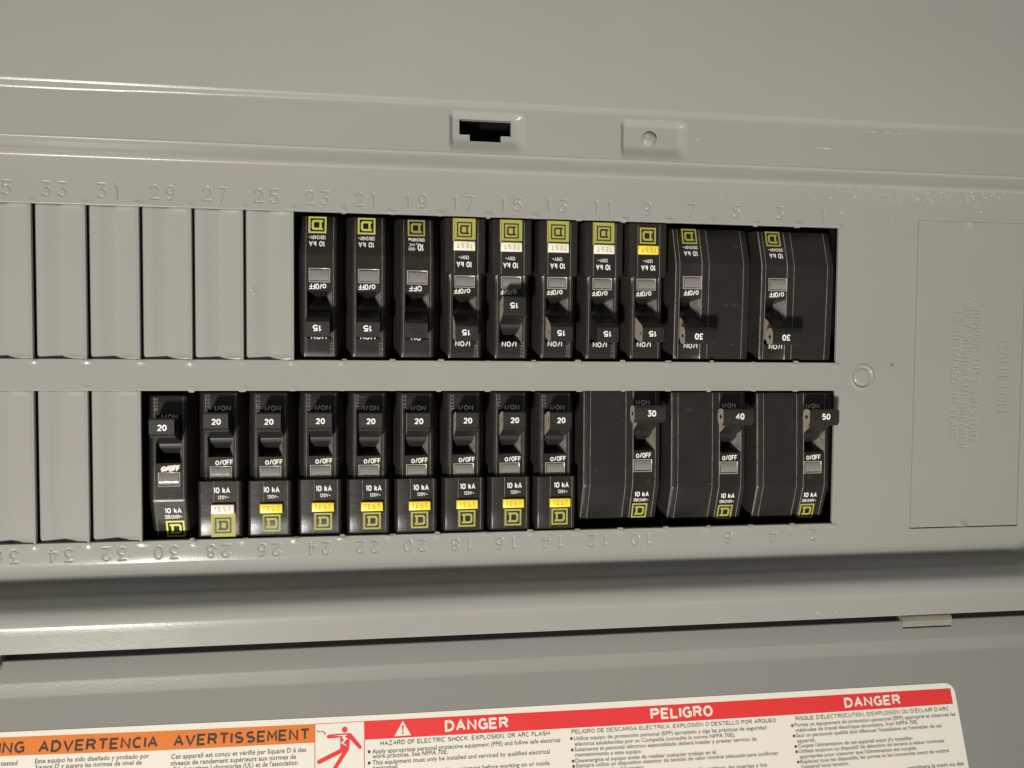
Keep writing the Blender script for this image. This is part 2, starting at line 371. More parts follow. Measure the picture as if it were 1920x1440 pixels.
# broken tie nubs left in the openings
for k in range(1, 15):
    for ye, sg in ((YO, -1), (YI, 1), (-YI, -1), (-YO, 1)):
        if ye > 0 and k >= 12: continue
        x = -k * PITCH + rnd.uniform(-.7, .7); wd = rnd.uniform(1.0, 1.8); ln = rnd.uniform(.3, .9)
        P = [(x - wd, ye - sg * .3, .05), (x + wd, ye - sg * .3, .05), (x + wd * .6, ye + sg * ln, -.1), (x - wd * .6, ye + sg * ln, -.1)]
        Q = [(a, b, c - 1.2) for a, b, c in P]
        kk = sheet.verts(P + Q)
        if sg > 0: sheet.face([kk, kk+1, kk+2, kk+3])
        else: sheet.face([kk+3, kk+2, kk+1, kk])
        for i in range(4):
            q = [kk+i, kk+(i+1) % 4, kk+4+(i+1) % 4, kk+4+i]; sheet.face(q if sg < 0 else q[::-1])
sheet.build("deadfront", paint, panel, smooth=50, off=PO)

# rim: fillet and wall round the well, then the ledge, then the step to the trim
def rrect_path(xl, xr, yb, yt, r, rb=None, n=12):
    rb = rb or r
    P = [(x, yt) for x in np.linspace(xl, xr - r, 12)]
    P += [(xr - r + r * math.sin(a), yt - r + r * math.cos(a)) for a in np.linspace(0, math.pi / 2, n)[1:]]
    P += [(xr, y) for y in np.linspace(yt - r, yb + rb, 8)[1:]]
    P += [(xr - rb + rb * math.cos(a), yb + rb - rb * math.sin(a)) for a in np.linspace(0, math.pi / 2, n)[1:]]
    P += [(x, yb) for x in np.linspace(xr - rb, xl, 12)[1:]]
    return np.array(P)
rim = MB()
inner = rrect_path(-420, 100, -72.5, 81.3, 6, 16); outer = rrect_path(-420, 112, -90.8, 85.3, 14, 33); far = rrect_path(-420, 122, -91.2, 85.7, .1)
prof = [(0.0, 0), (0.109, 0.1), (0.208, 0.35), (0.29, 0.9), (0.366, 2.0), (0.421, 3.6), (0.464, 5.5), (0.497, 7.5), (0.53, 8.6), (0.596, 10.2), (0.683, 12.3), (0.738, 13.5), (0.792, 14.2), (0.863, 14.7), (0.934, 15.0), (1.0, 15.12)]
rows = []
for t, z in prof:
    tt = np.full(len(inner), t)
    P = inner * (1 - tt[:, None]) + outer * tt[:, None]
    rows.append(np.column_stack([P, np.full(len(P), z)]))
# soften the inner corners: bend inner corner points with the curve of the outer path
rows.append(np.column_stack([far, np.full(len(far), 15.12)]))
A = np.array(rows)
rim.grid(A[..., 0], A[..., 1], A[..., 2] + dent(A[..., 0], A[..., 1]))
PADS = [(-169.0, -139.8, 86.6, 101.7), (-101.6, -74.6, 86.6, 101.7)]
def pads(X, Y):
    Z = np.zeros_like(X)
    for x0, x1, y0, y1 in PADS:
        def ss(t): t = np.clip(t, 0, 1); return t * t * (3 - 2 * t)
        fl = ss((X - x0 + .4) / 1.9); fr = ss((x1 - X + .6) / 4.6); ft = ss((y1 - Y) / 3.0); fb = ss((Y - y0 + 1) / 6.0)
        Z -= 1.5 * fl * fr * ft * fb
    e = ((X - (-90)) ** 2) * 0
    return Z + e
HX0, HX1, HY0, HY1 = -165.2, -145.2, 92.9, 98.7
NX0, NX1, NY0 = -161.2, -149.1, 90.5
def hole(X, Y): return ((X > HX0) & (X < HX1) & (Y > HY0) & (Y < HY1)) | ((X > NX0) & (X < NX1) & (Y > NY0) & (Y < HY0))
xs = np.unique(np.concatenate([lin(-175, HX0, .35), lin(HX0, NX0, .35), lin(NX0, NX1, .35), lin(NX1, HX1, .35), lin(HX1, -68, .35)]).round(4))
ys = np.unique(np.concatenate([lin(85.7, NY0, .35), lin(NY0, HY0, .35), lin(HY0, HY1, .35), lin(HY1, 101.9, .35)]).round(4))
patch(rim, xs, ys, pads, 15.0, hole)
patch(rim, lin(-420, -175, 20), lin(85.7, 101.9, 4), None, 15.0); patch(rim, lin(-68, 122, 20), lin(85.7, 101.9, 4), None, 15.0)
patch(rim, lin(-420, 122, 20), [-100.7, -97, -94.6, -92.4, -92.1, -91.8, -91.5, -91.2], lambda X, Y: np.interp(Y, [-92.4, -92.1, -91.8, -91.5, -91.2], [0, .03, .10, .135, .12]), 15.0); patch(rim, lin(122, 170, 10), lin(-100.7, 101.9, 20), None, 15.0)
def strip(mb, x0, x1, yz, step=12):
    "profile of (y,z) swept along x"
    xs = lin(x0, x1, step); P = np.array(yz); X, _ = np.meshgrid(xs, P[:, 0]); Y = np.repeat(P[:, :1], len(xs), 1); Z = np.repeat(P[:, 1:], len(xs), 1)
    mb.grid(X, Y, Z, flip=(P[0, 0] > P[-1, 0]))
xs = lin(-420, 170, 4)
low = 103.4 - 2.0 * np.exp(-(np.clip(xs, -333, 999) + 333) / 70) * (xs < 200) + .10 * np.sin(xs * .31) * np.sin(xs * .13 + 1)
low = np.clip(low, 102.1, 105)
rowsy = [np.full_like(xs, 101.9), low - .25, low, low + .25, low + .5, np.maximum(low + .8, 104.2), np.full_like(xs, 104.6)] + [np.full_like(xs, v) for v in (104.9, 105.15, 105.4, 150, 290)]
flatz = [15, 15, 15.05, 15.25, 15.36, 15.5, 15.62, 15.85, 15.95, 15.98, 15.98, 15.98]
evenz = [15, 15, 15.05, 15.15, 15.24, 15.36, 15.52, 15.72, 15.84, 15.90, 15.90, 15.90]
bl_w = np.exp(-(np.clip(xs, -333, 999) + 333) / 110)
rim.grid(np.repeat(xs[None], len(rowsy), 0), np.array(rowsy), np.array([a * bl_w + b * (1 - bl_w) for a, b in zip(flatz, evenz)]))
strip(rim, -420, 170, [(-100.7, 15.0), (-101.0, 14.85), (-101.1, 14.4), (-101.1, 1.0), (-140, 1.0)])
# hole walls of the latch slot
def hw(ax, ay, bx, by):
    d = 2.0; rim.quad([(ax, ay, 13.1), (bx, by, 13.1), (bx, by, 13.1 - d), (ax, ay, 13.1 - d)])
for a, b in zip([(HX0, HY1), (HX1, HY1), (HX1, HY0), (NX1, HY0), (NX1, NY0), (NX0, NY0), (NX0, HY0), (HX0, HY0)], [(HX1, HY1), (HX1, HY0), (NX1, HY0), (NX1, NY0), (NX0, NY0), (NX0, HY0), (HX0, HY0), (HX0, HY1)]): hw(*a, *b)
rim.build("trim_frame", paint, panel, smooth=50, off=PO)

# rivet on the second pad
rv = MB(); n = 28
for j, (r, z) in enumerate([(2.95, 12.8), (2.95, 14.0), (2.8, 14.5), (2.4, 14.95), (1.7, 15.25), (.9, 15.4)]):
    k = rv.verts([(-90 + r * math.cos(2 * math.pi * i / n), 94.1 + r * math.sin(2 * math.pi * i / n), z + .12 * math.sin(i * .9)) for i in range(n)])
    if j:
        for i in range(n): rv.face([k0 + i, k0 + (i + 1) % n, k + (i + 1) % n, k + i])
    k0 = k
rv.face(range(k0, k0 + n)); rv.build("rivet", paint, panel, smooth=40, off=PO)

# blanking strips
def filler(x0, x1, y0, y1):
    mb = MB(); xa, xb = x0 + .42, x1 - .52
    wd = xb - xa
    us = [0, .6, 1.5, 5, wd * .50, wd * .50 + .5, wd * .50 + 1.1, wd * .50 + 1.7, wd * .50 + 2.4, wd - 4, wd - 1.4, wd - .7, wd - .25, wd]
    zs = [-3.0, -2.3, -1.45, -1.75, -2.15, -2.05, -1.75, -1.45, -1.28, -0.8, -0.32, -0.16, -0.04, -0.25]
    vs_ = np.unique(np.concatenate([lin(y0, y0 + 3.2, .4), lin(y0 + 3.2, y1 - 3.2, 8), lin(y1 - 3.2, y1, .4)]))
    U, V = np.meshgrid(us, vs_); Z = np.repeat(np.array(zs)[None], len(vs_), 0)
    side = 1 / (1 + np.exp(-(U - wd * .55) / .5)) * (U < wd - .1)
    e0, e1 = np.exp(-((V - y0) / 1.1) ** 2), np.exp(-((V - y1) / 1.1) ** 2)
    Z = Z + side * (e0 + e1) * (.55 * np.exp(-((U - wd * .78) / 2.6) ** 2) + .1)
    if y1 < 0: Z = Z - side * .65 * (np.clip((-48 - V) / 15, 0, 1)) ** 2 * (U < wd - .1)
    Z[0, :] -= .25; Z[-1, :] -= .25
    mb.grid(U + xa, V, Z)
    k = mb.verts([(xa, y0, -2.1), (xb, y0, -2.1), (xb, y1, -2.1), (xa, y1, -2.1)])
    for a, b in ((0, 1), (2, 3)):
        pass
    return mb
for k in blank_up:
    m = filler(-(k + 1) * PITCH, -k * PITCH, YI + .32, YO - .3)
    m.build("filler_plate", paint, panel, smooth=60, off=PO)
for k in blank_lo:
    m = filler(-(k + 1) * PITCH, -k * PITCH, -YO + .3, -YI - .32)
    m.build("filler_plate", paint, panel, smooth=60, off=PO)

# caution twist-out plate with stamped warning
cp = MB()
cs = strokes("CAUTION", 80.9, .5, 5.2, 3.4, 4.75, -90)
cs += strokes("REMOVE THIS TWISTOUT", 66.9, .4, 3.3, 2.1, 2.98, -91)
cs += strokes("ONLY WHEN MAIN BREAKER", 62.1, .6, 3.3, 2.1, 2.98, -91)
cs += strokes("IS INSTALLED IN PLACE", 57.2, 1.0, 3.3, 2.1, 2.78, -91)
def h_c(X, Y):
    Z = groove(X, Y, cs, .24, .22)
    for (x, y, s) in ((62.6, CY1, 1), (62.7, CY0, 1)):
        Z = Z + .9 * np.exp(-((X - x) / 2.0) ** 2 - ((Y - y) / 2.6) ** 2)
    return Z
x0, x1, y0, y1 = CX0 + .62, CX1 - .3, CY0 + .45, CY1 - .2
xs = np.unique(np.concatenate([lin(x0, 54.5, 1.0), lin(54.5, 84.5, .22), lin(84.5, x1, 1.0)])); ys = np.unique(np.concatenate([lin(y0, y0 + 6, .5), lin(y0 + 6, -34, 3), lin(-34, 35, .22), lin(35, y1 - 6, 3), lin(y1 - 6, y1, .5)]))
patch(cp, xs, ys, h_c, -.6)
cp.quad([(x0, y0, -.6), (x0, y1, -.6), (x0, y1, -1.8), (x0, y0, -1.8)][::-1]); cp.quad([(x0, y0, -.6), (x1, y0, -.6), (x1, y0, -1.8), (x0, y0, -1.8)][::-1])
co = cp.build("caution_plate", paint, panel, smooth=50, off=PO)
co["label"] = "tall rectangular knock-out plate stamped CAUTION"
ce = MB(); edge(ce, CX0, CX1, CY0, CY1, 1.6, .12); ce.build("plate_cut_edge", paint, panel, smooth=40, off=PO)

# dark inside of the enclosure
bx = MB()
bx.quad([(-430, -110, -18), (130, -110, -18), (130, 112, -18), (-430, 112, -18)])
bx.quad([(-430, 66, -18), (-430, 66, -3), (130, 66, -3), (130, 66, -18)]); bx.quad([(-430, -66, -18), (130, -66, -18), (130, -66, -3), (-430, -66, -3)])
bx.quad([(-172, 86, 2), (-138, 86, 2), (-138, 104, 2), (-172, 104, 2)])
bx.quad([(CX0 - 2, CY0 - 2, -2.5), (CX1 + 2, CY0 - 2, -2.5), (CX1 + 2, CY1 + 2, -2.5), (CX0 - 2, CY1 + 2, -2.5)])
bx.build("enclosure_interior", void, panel, off=PO)

# ================================================================== THE DOOR, folded down on its hinges
TH = 18
HP = (-170, -104.5, 13.4)
door = thing("panel_door", "grey panel door hanging open below the breakers with a red and orange warning label", "panel door", HP)
door.rotation_euler = (R(TH) , 0, 0)
# in door space: x, y = -s (down the door), z = off the face; rotation about x tips the lower edge towards the viewer
door.rotation_euler = (-R(TH), 0, 0)
OX = 170
dm = MB()
strip(dm, -430 + OX, 170 + OX, [(.8, -7), (.8, .6), (.7, 1.0), (.4, 1.15), (0.1, 1.2), (-6.9, 1.2), (-7.2, 1.17), (-7.7, 1.0), (-11.9, .12), (-12.3, .03), (-12.9, 0), (-130, 0)])
dm.build("door_sheet", paint_door, door, smooth=50)
for (hx0, hx1) in ((24.0, 46.8), (-352, -330.6)):
    h = MB(); pr = [(3.4, 0), (3.0, 1.6), (2.2, 2.6), (1.2, 2.95), (.2, 2.9), (-.35, 2.5), (-.55, 2.15), (-.75, 2.2), (-1.6, 1.75), (-1.95, 1.3), (-2.05, .8), (-1.5, .3), (2, -2)]
    P = [(y, z) for y, z in pr]
    h.prism_x(P[::-1], hx0 + OX, hx1 + OX)
    h.build("hinge", zinc, door, smooth=28)
    hs = MB(); hs.quad([(hx0 + OX + .3, -2.5, 1.26), (hx1 + OX, -2.5, 1.26), (hx1 + OX, -1.0, 1.26), (hx0 + OX + .3, -1.0, 1.26)]); hs.build("hinge_slot", void, door)
# the label
lab = MB()
def lp(s, x): return (x + OX, -s)
LX1, LY0 = 44.4, 25.2
pts = [(-352, 23.3), (-189.5, 25.0), (-70, 25.1)]
r = 4.2
cor = [(LX1 - r + r * math.sin(a), LY0 + r - r * math.cos(a)) for a in np.linspace(0, math.pi / 2, 8)]
loop = pts + cor + [(45.2, 75), (-352, 75)]
add_loops(lab, [[lp(s, x) for x, s in loop]], lambda x, y: .12)
label = lab.build("warning_label", paper, door)
LZ = lambda x, y: .17
def poly(mb, pts, z=.15, mi=0): add_loops(mb, [[lp(s, x) for x, s in pts]], lambda x, y: z, mi)
rb = MB(); poly(rb, [(-201.0, 26.9), (-108, 27.45), (42.5, 27.4), (42.6, 33.6), (-36, 34.0), (-110, 33.9), (-200.8, 33.5)]); rb.build("red_band", red, label)
ob = MB(); poly(ob, [(-352, 25.1), (-328.9, 25.3), (-270, 26.3), (-219.2, 26.9), (-219.0, 33.4), (-270, 32.9), (-328.2, 31.5), (-352, 31.0)]); ob.build("orange_band", orange, label)
bl = MB()
def bar(mb, a, b, wd, z=.15):
    d = np.array([b[0] - a[0], b[1] - a[1]]); d = d / np.hypot(*d) * wd / 2; nx, ny = -d[1], d[0]
    poly(mb, [(a[0] + nx, a[1] + ny), (b[0] + nx, b[1] + ny), (b[0] - nx, b[1] - ny), (a[0] - nx, a[1] - ny)], z)
bar(bl, (-219.0, 33.4), (-218.4, 62), .3); bar(bl, (-200.8, 33.5), (-200.6, 62), .3); bar(bl, (-219.2, 26.95), (-201, 27.0), .2); bar(bl, (-219.1, 26.9), (-219.0, 33.4), .25, .19)
bl.build("border_line", red, label)
# electric-shock pictogram
pg = MB()
def disc(mb, cx, cs_, r, z=.16, n=20): poly(mb, [(cx + r * math.cos(2 * math.pi * i / n), cs_ + r * math.sin(2 * math.pi * i / n)) for i in range(n)], z)
disc(pg, -208.1, 29.5, 1.05)
body = [(-214.2, 30.95), (-211, 30.85), (-206.2, 30.8), (-205.6, 31.1), (-201.9, 35.6), (-201.7, 36.3), (-202.3, 36.7), (-202.9, 36.4), (-206.2, 32.9), (-206.3, 36.2), (-206.7, 37.0), (-210.3, 42.2), (-213.5, 47), (-215, 47), (-212.6, 43.0), (-208.9, 37.5), (-217.0, 40.9), (-217.8, 40.8), (-218.2, 40.2), (-217.7, 39.5), (-209.7, 36.1), (-209.7, 32.15), (-214.0, 32.3), (-214.6, 32.0), (-214.7, 31.4)]
add_loops(pg, [[lp(s, x) for x, s in body]], lambda x, y: .16)
for a, b in (((-218.5, 29.3), (-217.4, 29.8)), ((-217.4, 29.8), (-216.0, 29.7)), ((-216.0, 29.7), (-215.2, 30.6))): bar(pg, a, b, .35, .16)
poly(pg, [(-215.7, 31.1), (-214.9, 30.3), (-215.6, 30.2)], .16)
pg.build("shock_pictogram", red, label)
bo = MB(); poly(bo, [(-212.4, 31.35), (-207.2, 31.3), (-208.2, 32.05), (-206.8, 32.6), (-208.5, 34.0), (-206.9, 35.5), (-209.5, 34.1), (-208.1, 32.9), (-209.1, 32.5), (-208.6, 31.75)], .2); bo.build("white_bolt", paper, label)
tr = MB(); poly(tr, [(-189.6, 32.85), (-183.3, 32.85), (-186.4, 27.6)], .2); tr.build("warning_triangle", paper, label)
te = MB(); poly(te, [(-186.8, 29.2), (-186.1, 29.2), (-186.3, 31.4), (-186.6, 31.4)], .25); disc(te, -186.45, 32.0, .35, .25); te.build("exclamation_mark", red, label)
HEADS_W = [('DANGER', -170.6, 32.4, -145.8, 32.4, 4.1), ('PELIGRO', -89.0, 32.6, -63.0, 32.7, 4.2), ('DANGER', -6.2, 32.6, 19.1, 32.5, 3.9)]
HEADS_O = [('WARNING', -344.6, 30.6, -320.1, 30.9, 3.9), ('ADVERTENCIA', -315.5, 31.1, -274.9, 31.8, 3.9), ('AVERTISSEMENT', -269.5, 31.9, -220.9, 32.3, 4.0)]
SUBS = [('HAZARD OF ELECTRIC SHOCK, EXPLOSION, OR ARC FLASH', -194.9, 35.9, -129.8, 36.0, 1.6),
('PELIGRO DE DESCARGA ELÉCTRICA, EXPLOSIÓN O DESTELLO POR ARQUEO', -121.3, 36.0, -36.7, 36.4, 1.5),
("RISQUE D'ÉLECTROCUTION, D'EXPLOSION OU D'ÉCLAIR D'ARC", -28.2, 36.3, 40.3, 36.1, 1.5)]
BODY = {"english_text": [
('Apply appropriate personal protective equipment (PPE) and follow safe electrical', -197.9, 38.5, -125.9, 38.6, 1.5),
('work practices. See NFPA 70E.', -197.8, 40.2, -169.6, 40.3, 1.5),
('This equipment must only be installed and serviced by qualified electrical', -197.8, 42.4, -130.2, 42.5, 1.5),
('personnel.', -197.6, 44.2, -188.1, 44.3, 1.5),
('Turn off all power supplying this equipment before working on or inside', -197.8, 46.4, -130.5, 46.6, 1.5)],
"spanish_text": [
('Utilice equipo de protección personal (EPP) apropiado y siga las prácticas de seguridad', -120.4, 38.4, -41.1, 38.8, 1.4),
('eléctrica establecidas por su Compañía (consulte la norma NFPA 70E).', -120.2, 40.4, -54.5, 40.8, 1.4),
('Solamente el personal eléctrico especializado deberá instalar y prestar servicio de', -120.4, 42.4, -45.7, 42.8, 1.4),
('mantenimiento a este equipo.', -120.3, 44.3, -93.6, 44.5, 1.4),
('Desenergice el equipo antes de realizar cualquier trabajo en él.', -120.3, 46.4, -62.8, 46.7, 1.4),
('Siempre utilice un dispositivo detector de tensión de valor nominal adecuado para confirmar', -120.2, 48.2, -37.1, 48.6, 1.4),
('la desenergización del equipo.', -120.2, 50.1, -92.9, 50.3, 1.4),
('Vuelva a colocar todos los dispositivos, las puertas y los', -99.1, 52.3, -42.6, 52.6, 1.4)],
"french_text": [
('Portez un équipement de protection personnel (ÉPP) approprié et observez les', -28.9, 38.6, 42.8, 38.3, 1.4),
('méthodes de travail électrique sécuritaire. Voir NFPA 70E.', -28.7, 40.6, 25.3, 40.4, 1.4),
("Seul un personnel qualifié doit effectuer l'installation et l'entretien de cet", -28.8, 42.6, 35.9, 42.4, 1.4),
('appareil.', -28.6, 44.6, -20.7, 44.6, 1.4),
("Coupez l'alimentation de cet appareil avant d'y travailler.", -28.6, 46.5, 22.1, 46.4, 1.4),
('Utilisez toujours un dispositif de détection de tension à valeur nominale', -28.5, 48.5, 35.8, 48.2, 1.4),
("appropriée pour s'assurer que l'alimentation est coupée.", -28.3, 50.5, 23.1, 50.2, 1.4),
('Replacez tous les dispositifs, les portes et les couvercles avant de mettre', -28.3, 52.4, 37.2, 52.1, 1.4),
("l'appareil sous tension.", -28.1, 54.3, -7.6, 54.2, 1.4)],
"certification_text": [
('tested', -327.5, 34.7, -322.0, 34.8, 1.5),
('Este equipo ha sido diseñado y probado por', -316.2, 34.6, -277.6, 35.2, 1.5),
('Square D y supera las normas de nivel de', -316.0, 36.6, -280.0, 37.2, 1.5),
('Cet appareil est conçu et vérifié par Square D à des', -270.0, 36.0, -222.1, 36.4, 1.6),
('niveaux de rendement supérieurs aux normes de', -270.0, 38.2, -225.7, 38.6, 1.6),
("d'Underwriters Laboratories (UL) et de l'association", -269.7, 40.3, -225.1, 40.7, 1.6)]}
def put(name, items, m, bold, z=.17):
    mb = MB()
    for t, a, sa, b, sb, c in items:
        if t.upper() == t: sans(mb, t, a + OX, -sa, b + OX, -sb, c, th=bold, gap=.24 if c < 3 else .30, zf=lambda x, y: z)
        else: add_text(mb, t, a + OX, -sa, b + OX, -sb, c, bold=bold, zf=lambda x, y: z)
    return mb, name, m
for items, name, m, bold in ((HEADS_W, "heading_text", paper, .215), (HEADS_O, "heading_text", text_black, .195)):
    for it in items: mb, n_, m_ = put(name, [it], m, bold, .2); mb.build(n_, m_, label)
for it in SUBS: mb, n_, m_ = put("subheading_text", [it], text_black, .15); mb.build(n_, m_, label)
for k, its in BODY.items(): mb, n_, m_ = put(k, its, text_grey, 0.012); mb.build(n_, m_, label)
mb = MB(); add_text(mb, 'entraînera la mort ou des', 17.7 + OX, -57.6, 42.9 + OX, -57.4, 1.5, bold=.01, zf=LZ); mb.build("closing_text", text_black, label)
bu = MB()
for x, s in [(-199.0, 37.8), (-199.0, 41.7), (-121.4, 37.7), (-121.3, 41.8), (-121.2, 45.8), (-121.1, 47.7), (-29.9, 38.1), (-29.7, 42.0), (-29.5, 46.0), (-29.4, 48.0), (-29.2, 51.8)]: disc(bu, x, s, .55, .18, 10)
bu.build("bullet_marks", text_black, label)

# ================================================================== THE BREAKERS
ORG = (0, -35, -14)      # breaker origin in its own drawing frame
_mc = {}
def cached(key, fn):
    if key not in _mc: _mc[key] = fn()
    return _mc[key]
def prof_pts(hl, hr, r1, r2, s0, s1, e=9.3, soft=1.0):
    L = [(-e, -16), (-e, -7.5), (-e + .25, -6.2), (-(hl + 1.35 * soft), -3.2), (-(hl + .55), -1.5), (-(hl + .15), -.75), (-hl, -.38), (-(hl - .3), -.1), (-(hl - .75), 0)]
    Rr = [(-x, z) for x, z in L][::-1]; Rr = [((x / hl * hr) if abs(x) < hl + .01 else x - hl + hr if abs(x) < e - .3 else x, z) for x, z in Rr]
    mid = [(r1 - .14, 0), (r1, .13), (r1 + .14, 0), (s0, 0), (s1, 0), (r2 - .14, 0), (r2, .13), (r2 + .14, 0)]
    return L + mid + Rr
def face_z(kind, v):
    if kind == 'gfci': return float(np.interp(v, [-70, -63.4, -41.4, -40.9, -22, -6], [.2, .3, .55, -1.75, -1.7, -2.2]))
    return float(np.interp(v, [-63.6, -47.5, -38, -20, -6], [-6.2, -.7, -.8, -1.4, -2.1]))
SLOT = {'gfci': (-32.2, -13.6), 'plain': (-33.1, -14.5), 'double': (-32.9, -13.6)}
ENDS = {'gfci': (-63.3, -6.5), 'plain': (-63.6, -6.6), 'double': (-62.9, -6.6)}
def body_mesh(kind, flip):
    "flip: upper-row breakers carry their ridges the other way round"
    mb = MB(); ve, vi = ENDS[kind]; sv0, sv1 = SLOT[kind]
    lb = (lambda z, v: z)
    def stationlist():
        st = [(ve, -16), (ve, -1.6), (ve + .12, -.75), (ve + .4, -.25), (ve + .9, 0)]
        mids = [-55.0, -48.2, -47.5, -46.8, -42.0] + ([-41.55, -41.4, -41.15, -40.95, -40.6] if kind == 'gfci' else []) + [-36, sv0, sv0 + 4, sv1 - 4, sv1, -10]
        st += [(m, 0) for m in mids]
        st += [(vi - .9, 0), (vi - .4, -.25), (vi - .12, -.75), (vi, -1.6), (vi, -16)]
        return st
    S = stationlist(); Z = []; X = []; Y = []
    for v, dz in S:
        if kind == 'gfci':
            blk = v < -41.3
            P = prof_pts(7.9, 7.9, -2.4 if not flip else -5.0, 6.7 if not flip else 4.4, 0, 1, 9.3, .6) if blk else prof_pts(6.75, 6.75, -5.5, 5.6, -4.7, 4.7)
        elif kind == 'plain':
            P = prof_pts(6.55, 6.55, -5.3, 5.3, -4.75, 4.75, 9.3)
            if not flip: pass
        if kind == 'double':
            # two poles wide; the toggle sits on the right-hand pole
            L = [(-18.8, -16), (-18.8, -7.5), (-18.5, -6), (-17.4, -3.0), (-16.9, -1.4), (-16.6, -.6), (-16.3, -.2), (-15.9, 0), (-13.9, 0), (-13.75, .14), (-13.6, 0), (1.35, 0), (1.5, .14), (1.65, 0), (4.1, 0), (4.4, 0), (4.55, .14), (4.8, 0), (14.2, 0), (14.35, .14), (14.5, 0)]
            Rr = [(15.4, 0), (15.8, -.2), (16.1, -.6), (16.4, -1.4), (17.0, -3.0), (18.5, -6), (18.8, -7.5), (18.8, -16)]
            P = L + Rr
        fz = face_z(kind, v)
        X.append([p[0] for p in P]); Y.append([v] * len(P))
        Pn = P
        Z.append([max(-16, p[1] + fz + (dz if dz > -10 else -30)) if p[1] > -16 else -16 for p in P])
    X, Y, Z = map(np.array, (X, Y, Z))
    # taper the shoulders in at the two ends so the corners read rounded
    s0, s1 = (4.8, 14.2) if kind == 'double' else ((-4.7, 4.7) if kind == 'gfci' else (-4.75, 4.75))
    cu = (X[:-1, :-1] + X[1:, 1:]) / 2; cv = (Y[:-1, :-1] + Y[1:, 1:]) / 2
    D = (cu > s0) & (cu < s1) & (cv > sv0) & (cv < sv1)
    f0 = len(mb.f); mb.grid(X, Y, Z, D)
    prz = np.array([p[1] for p in Pn]); npt = len(Pn); fi = f0
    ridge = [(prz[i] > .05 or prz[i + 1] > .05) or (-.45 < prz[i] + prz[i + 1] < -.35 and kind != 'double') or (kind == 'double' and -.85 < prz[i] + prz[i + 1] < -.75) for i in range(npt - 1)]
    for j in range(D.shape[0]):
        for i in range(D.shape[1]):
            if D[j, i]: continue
            if ridge[i] and 4 <= j < D.shape[0] - 4: mb.mi[fi] = 2  # painted highlight along ridges and bevels
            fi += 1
    # the well round the toggle
    zt = lambda v: face_z(kind, v)
    dz = -8.0
    def wall(a, b, ins=(0, 0), mi=0):
        za, zb = zt(a[1]), zt(b[1])
        mb.quad([(a[0], a[1], za), (b[0], b[1], zb), (b[0] + ins[0], b[1] + ins[1], dz), (a[0] + ins[0], a[1] + ins[1], dz)], mi)
    wall((s0, sv0), (s0, sv1), (.1 if not flip else 2.4, 0), 0 if not flip else 2); wall((s1, sv1), (s1, sv0), (-2.4 if not flip else 0, 0), 2 if not flip else 0); wall((s0, sv1), (s1, sv1), (0, -.1)); wall((s1, sv0), (s0, sv0), (0, 1.6))  # the side wall that catches the lamp takes the painted lit tone
    mb.quad([(s0, sv0, dz), (s1, sv0, dz), (s1, sv1, dz), (s0, sv1, dz)], 1)
    if kind == 'double':   # notch where the inner end meets the cover
        mb.box(-12.5, -1.5, vi - .15, vi + .35, -6, face_z(kind, vi) - .9, 1)
    return mb.mesh("body", [black, void, lit_plastic], smooth=38, off=ORG)
def handle_mesh(kind, tripped, light):
    mb = MB()
    if kind == 'double':
        P = [(-14.2, 8.9), (-13.6, 7.9), (-13.5, 5.2), (-14.4, 3.4), (-17, 2.9), (-19.6, 3.6), (-20.6, 5.2), (-20.5, 7.3), (-19.3, 8.7), (-18.6, 9.0)]
        Q = [(-14.6, 5), (-14.9, 1.0), (-16.0, -3), (-16.0, -7.5), (-29.0, -7.5), (-27.6, -5.0), (-26.6, -4.0), (-25.0, -3.2), (-24.2, -.9), (-22.2, 2.6), (-20.2, 5)]
        u0, u1, q0, q1 = -7.0, 6.3, -4.3, 4.4
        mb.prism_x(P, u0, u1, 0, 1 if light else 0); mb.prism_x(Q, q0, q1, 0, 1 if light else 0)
        cx = (-16.9, 6.2)
    else:
        P = [(-14.5, 8.5), (-14.1, 7.9), (-14.0, 5.6), (-15.0, 1.0), (-16.3, -3), (-16.3, -7.5), (-29.5, -7.5), (-27.8, -5.2), (-27.0, -4.1), (-26.4, -3.6), (-24.9, -3.1), (-24.3, -2.2), (-24.0, -.2), (-21.9, 5.2), (-21.3, 6.9), (-20.9, 7.1), (-20.2, 8.3), (-19.8, 8.6)]
        if kind == 'plain': P = [(a - .9, b) for a, b in P]
        if tripped: P = [(-46.0 - a, b) for a, b in P][::-1]
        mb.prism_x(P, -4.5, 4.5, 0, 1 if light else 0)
        cx = (-17.6, 5.6) if not tripped else (-28.4, 5.6)
        u0, u1 = -4.5, 4.5
    # the tie hole through the toggle, seen on its ends
    ru, rz = (.8, 1.1) if kind == 'double' else (.55, .95)
    for x, s in ((u0 - .03, -1), (u1 + .03, 1)):
        pts = [(x, cx[0] + ru * math.cos(a), cx[1] + rz * math.sin(a)) for a in np.linspace(0, 2 * math.pi, 12, endpoint=False)]
        mb.quad(pts if s > 0 else pts[::-1], 2)
    return mb.mesh("handle", [handle_black, scuffed, void], smooth=30, off=ORG)
def rect(x0, y0, x1, y1): return [(x0, y0), (x1, y0), (x1, y1), (x0, y1)]
